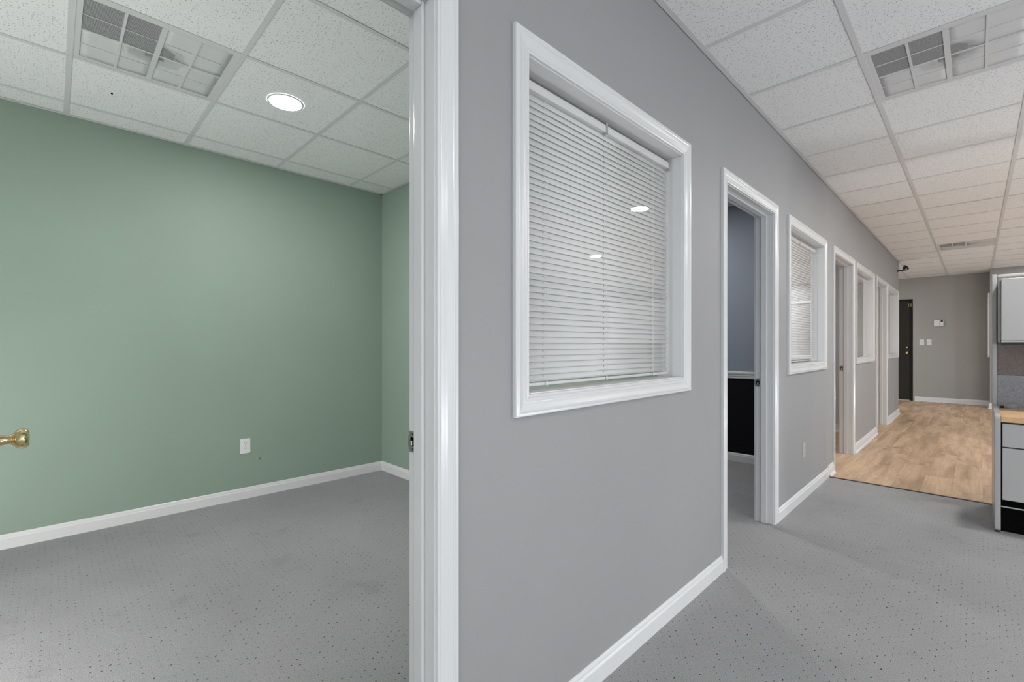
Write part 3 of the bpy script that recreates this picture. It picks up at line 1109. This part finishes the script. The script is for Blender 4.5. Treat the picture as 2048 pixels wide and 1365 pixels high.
# ------------------------------------------------------------------ outlets, switches, thermostat
def outlet(loc, pm, label):
    """duplex outlet; n is the wall normal (+X only)"""
    x, y, z = loc
    root = thing('wall_outlet', loc, label, 'outlet', 'duplex wall outlets')
    MB().box(x, x + 0.005, y - 0.035, y + 0.035, z - 0.057, z + 0.057).build('cover_plate', M[pm], root, bevel=0.0025)
    for dz in (0.020, -0.020):
        r = MB().box(x + 0.0045, x + 0.0065, y - 0.0165, y + 0.0165, z + dz - 0.0135, z + dz + 0.0135).build('receptacle', M[pm], root, bevel=0.0008)
        for dy, hh in ((-0.0065, 0.0042), (0.0065, 0.0034)):
            MB().box(x + 0.0064, x + 0.0067, y + dy - 0.001, y + dy + 0.001, z + dz + 0.002 - hh + 0.002, z + dz + 0.002 + hh + 0.001).build('slot', M['void'], r)
        MB().lathe([(0, 0.0022), (0.0003, 0.0022)], (x + 0.0064, y, z + dz - 0.0075), (1, 0, 0), 10).build('slot', M['void'], r)
    MB().lathe([(0, 0.003), (0.0012, 0.0022)], (x + 0.005, y, z), (1, 0, 0), 10).build('screw', M['steel'], root)
    return root


outlet((XG, 1.054, 0.405), 'plastic', 'white double outlet low on the green wall')
outlet((XW, 4.125, 0.372), 'almond', 'outlet low on the grey wall under the second window')
outlet((XW, 9.62, 0.34), 'almond', 'outlet low on the grey wall under the last window')
# tiny paint nick right of the green wall outlet
tag(MB().box(XG, XG + 0.0006, 1.156, 1.159, 0.278, 0.302).build('wall_nick', M['void']), 'tiny dark nick in the green wall right of the outlet', 'mark')


def switch(x, z, label):
    root = thing('light_switch', (x, YF, z), label, 'switch', 'light switches on the far wall')
    MB().box(x - 0.037, x + 0.037, YF - 0.005, YF, z - 0.06, z + 0.06).build('cover_plate', M['plastic'], root, bevel=0.0025)
    MB().box(x - 0.006, x + 0.006, YF - 0.012, YF - 0.004, z - 0.013, z + 0.011).build('toggle', M['tbar'], root, bevel=0.002)


switch(-0.803, 1.247, 'white light switch on the far wall nearer the black door')
switch(-0.686, 1.247, 'white light switch on the far wall under the thermostat')
th = thing('thermostat', (-0.54, YF, 1.64), 'white boxy thermostat on the far wall above the switches', 'thermostat')
MB().box(-0.612, -0.523, YF - 0.03, YF, 1.575, 1.704).build('housing', M['plastic'], th, bevel=0.004)
MB().box(-0.520, -0.467, YF - 0.03, YF, 1.578, 1.704).build('cover', M['plastic'], th, bevel=0.004)
MB().lathe([(0, 0.022), (0.003, 0.02)], (-0.492, YF - 0.03, 1.683), (0, -1, 0), 5).build('display_window', M['black'], th)

# ------------------------------------------------------------------ black door in the far wall
bd = group_root('door_5', ((DX0 + DX1) / 2, YF, 0), 'black entry door in the far wall with brass locks')
MB().box(DX0, DX0 + 0.045, YF - 0.01, YF + 0.1, 0, DZ).build('frame_post', M['black_frame'], bd, bevel=0.003)
MB().box(DX1 - 0.045, DX1, YF - 0.01, YF + 0.1, 0, DZ).build('frame_post', M['black_frame'], bd, bevel=0.003)
MB().box(DX0 + 0.045, DX1 - 0.045, YF - 0.01, YF + 0.1, DZ - 0.045, DZ).build('frame_head', M['black_frame'], bd, bevel=0.003)
MB().box(DX0 + 0.047, DX1 - 0.047, YF + 0.01, YF + 0.055, 0.006, DZ - 0.047).build('door_panel', M['black_door'], bd, bevel=0.002)
MB().lathe([(0, 0.032), (0.01, 0.030), (0.014, 0.018), (0.03, 0.016), (0.032, 0.004)], (-1.035, YF + 0.01, 1.141), (0, -1, 0), 24).build('deadbolt', M['brass'], bd, smooth=True)
lv = MB().lathe([(0, 0.034), (0.006, 0.032), (0.01, 0.014), (0.04, 0.012), (0.045, 0.02), (0.06, 0.027), (0.07, 0.022), (0.074, 0.004)], (-1.035, YF + 0.01, 1.023), (0, -1, 0), 24).build('door_knob', M['brass'], bd, smooth=True)
MB().box(-1.02, -1.004, YF - 0.012, YF + 0.01, 1.995, 2.075).build('door_guard', M['brass'], bd, bevel=0.004)
MB().box(-0.982, -0.966, YF - 0.03, YF - 0.01, 2.005, 2.075).build('door_guard', M['brass'], bd, bevel=0.004)
# backing so the doorway is closed off
MB().box(DX0, DX1, YF + 0.1, YF + 0.12, 0, DZ).build('door_backing', M['black_frame'], bd)

# ------------------------------------------------------------------ security camera on the wall end
sc = thing('security_camera', (XW, 10.22, 2.45), 'small black security camera on the far end of the partition wall', 'camera')
MB().lathe([(0, 0.026), (0.005, 0.025), (0.008, 0.012)], (XW, 10.22, 2.452), (1, 0, 0), 20).build('mount', M['black'], sc, smooth=True)
MB().tube([(XW, 10.22, 2.452), (XW + 0.04, 10.235, 2.455), (XW + 0.075, 10.25, 2.462)], 0.011, 10).build('arm', M['black'], sc, smooth=True)
MB().lathe([(-0.05, 0.008), (-0.046, 0.016), (-0.01, 0.034), (0.03, 0.040), (0.034, 0.036), (0.03, 0.030)], (XW + 0.100, 10.26, 2.50), (0.25, -0.45, -0.85), 24).build('body', M['black'], sc, smooth=True)
MB().lathe([(0, 0.018), (0.006, 0.016), (0.009, 0.004)], (XW + 0.108, 10.246, 2.473), (0.25, -0.45, -0.85), 16).build('camera_lens', M['clear'], sc, smooth=True)
MB().tube([(XW + 0.09, 10.28, 2.54), (XW + 0.06, 10.32, 2.565), (XW + 0.03, 10.34, 2.59), (XW + 0.012, 10.345, 2.616)], 0.0025, 6).build('cable', M['clear'], sc)

# ------------------------------------------------------------------ workstation at the right edge
PX0 = 0.084
cp = thing('cubicle_partition', (0.8, 4.96, 0), 'grey trimmed fabric office partition behind the desk at the right edge', 'partition')
x1 = 1.45
MB().box(PX0, PX0 + 0.027, 4.925, 4.99, 0.745, 1.708).build('end_trim', M['grey_trim'], cp, bevel=0.006, seg=3)
MB().box(PX0 + 0.002, PX0 + 0.027, 4.935, 4.99, 0.012, 0.735).build('end_trim', M['grey_trim'], cp, bevel=0.004)
MB().box(PX0 + 0.027, x1, 4.935, 4.985, 1.682, 1.706).build('top_trim', M['grey_trim'], cp, bevel=0.006)
MB().box(PX0 + 0.027, x1, 4.932, 4.988, 0.968, 1.682).build('upper_fabric', M['fabric_brown'], cp, bevel=0.003)['label'] = 'taupe woven fabric panel'
MB().box(PX0 + 0.027, x1, 4.930, 4.990, 0.10, 0.966).build('lower_fabric', M['fabric_grey'], cp, bevel=0.003)['label'] = 'blue grey woven fabric panel'
MB().box(PX0 + 0.027, x1, 4.94, 4.98, 0.012, 0.10).build('base_trim', M['grey_trim'], cp, bevel=0.002)
for xx in (PX0 + 0.06, x1 - 0.06):
    MB().lathe([(0, 0.014), (0.012, 0.010)], (xx, 4.96, 0.0), (0, 0, 1), 12).build('glide', M['black'], cp)

oc = thing('overhead_cabinet', (0.6, 4.93, 1.2), 'light grey overhead storage cabinet on the partition above the desk', 'cabinet')
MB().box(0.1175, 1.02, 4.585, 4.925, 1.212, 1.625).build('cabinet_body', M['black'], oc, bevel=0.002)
MB().box(0.1145, 0.1185, 4.60, 4.925, 1.205, 1.63).build('end_panel', M['grey_metal'], oc, bevel=0.001)
MB().box(0.121, 1.02, 4.560, 4.585, 1.214, 1.637).build('flip_door', M['grey_metal'], oc, bevel=0.006, seg=3)
MB().box(0.121, 1.02, 4.553, 4.573, 1.204, 1.2125).build('door_pull', M['grey_trim'], oc, bevel=0.002)
MB().box(0.121, 1.02, 4.565, 4.925, 1.188, 1.203).build('under_cabinet_shade', M['black'], oc)  # black slab standing in for the shadow beneath the cabinet
MB().box(0.115, 1.02, 4.60, 4.925, 1.626, 1.640).build('top_panel', M['grey_metal'], oc, bevel=0.003)

ds = thing('desk', (0.8, 4.6, 0), 'pale oak desktop on a grey slab end panel at the right edge', 'desk')
MB().box(0.112, 1.45, 4.238, 4.922, 0.700, 0.737).build('desktop', M['oak_top'], ds, bevel=0.003)
dp = MB()
prof = [(4.922, 0.012), (4.922, 0.752), (4.262, 0.752), (4.247, 0.748), (4.237, 0.738), (4.233, 0.724), (4.233, 0.03), (4.236, 0.018), (4.244, 0.012)]
dp.loft([[(PX0, y, z) for y, z in prof], [(PX0 + 0.0275, y, z) for y, z in prof]])
dp.build('end_panel', M['grey_trim'], ds, bevel=0.004, seg=3)
MB().box(PX0 + 0.004, PX0 + 0.024, 4.246, 4.29, 0.0, 0.012).build('foot', M['black'], ds, bevel=0.001)
MB().box(PX0 + 0.004, PX0 + 0.024, 4.86, 4.90, 0.0, 0.012).build('foot', M['black'], ds, bevel=0.001)
MB().box(0.112, 1.45, 4.90, 4.915, 0.35, 0.70).build('modesty_panel', M['grey_metal'], ds)

fp = thing('drawer_pedestal', (0.35, 4.5, 0), 'light grey two drawer pedestal under the oak desktop', 'drawers')
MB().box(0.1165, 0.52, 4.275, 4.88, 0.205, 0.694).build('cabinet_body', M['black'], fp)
MB().box(0.1185, 0.52, 4.252, 4.276, 0.543, 0.690).build('drawer_front', M['grey_metal'], fp, bevel=0.003)
MB().box(0.1185, 0.52, 4.252, 4.276, 0.208, 0.536).build('drawer_front', M['grey_metal'], fp, bevel=0.003)
MB().box(0.113, 0.52, 4.262, 4.268, 0.158, 0.166).build('lower_rail', M['grey_trim'], fp, bevel=0.001)
MB().box(0.113, 0.52, 4.29, 4.88, 0.0, 0.205).build('plinth', M['void'], fp)

pk = thing('desk_puck', (0.171, 4.80, 0.737), 'small round grey holder at the back of the oak desktop', 'container')
MB().lathe([(0.0, 0.034), (0.003, 0.036), (0.030, 0.035), (0.034, 0.031), (0.034, 0.024), (0.012, 0.022)], (0.176, 4.80, 0.737), (0, 0, 1), 28).build('holder_body', M['puck'], pk, smooth=True)
MB().lathe([(0.001, 0.010), (0.016, 0.010)], (0.176 - 0.043, 4.80, 0.737), (0, 0, 1), 12).build('side_tab', M['black'], pk, smooth=True)

print('planks', n_pl, 'tiles', len([o for o in bpy.data.objects if o.name.startswith('ceiling_tile')]))
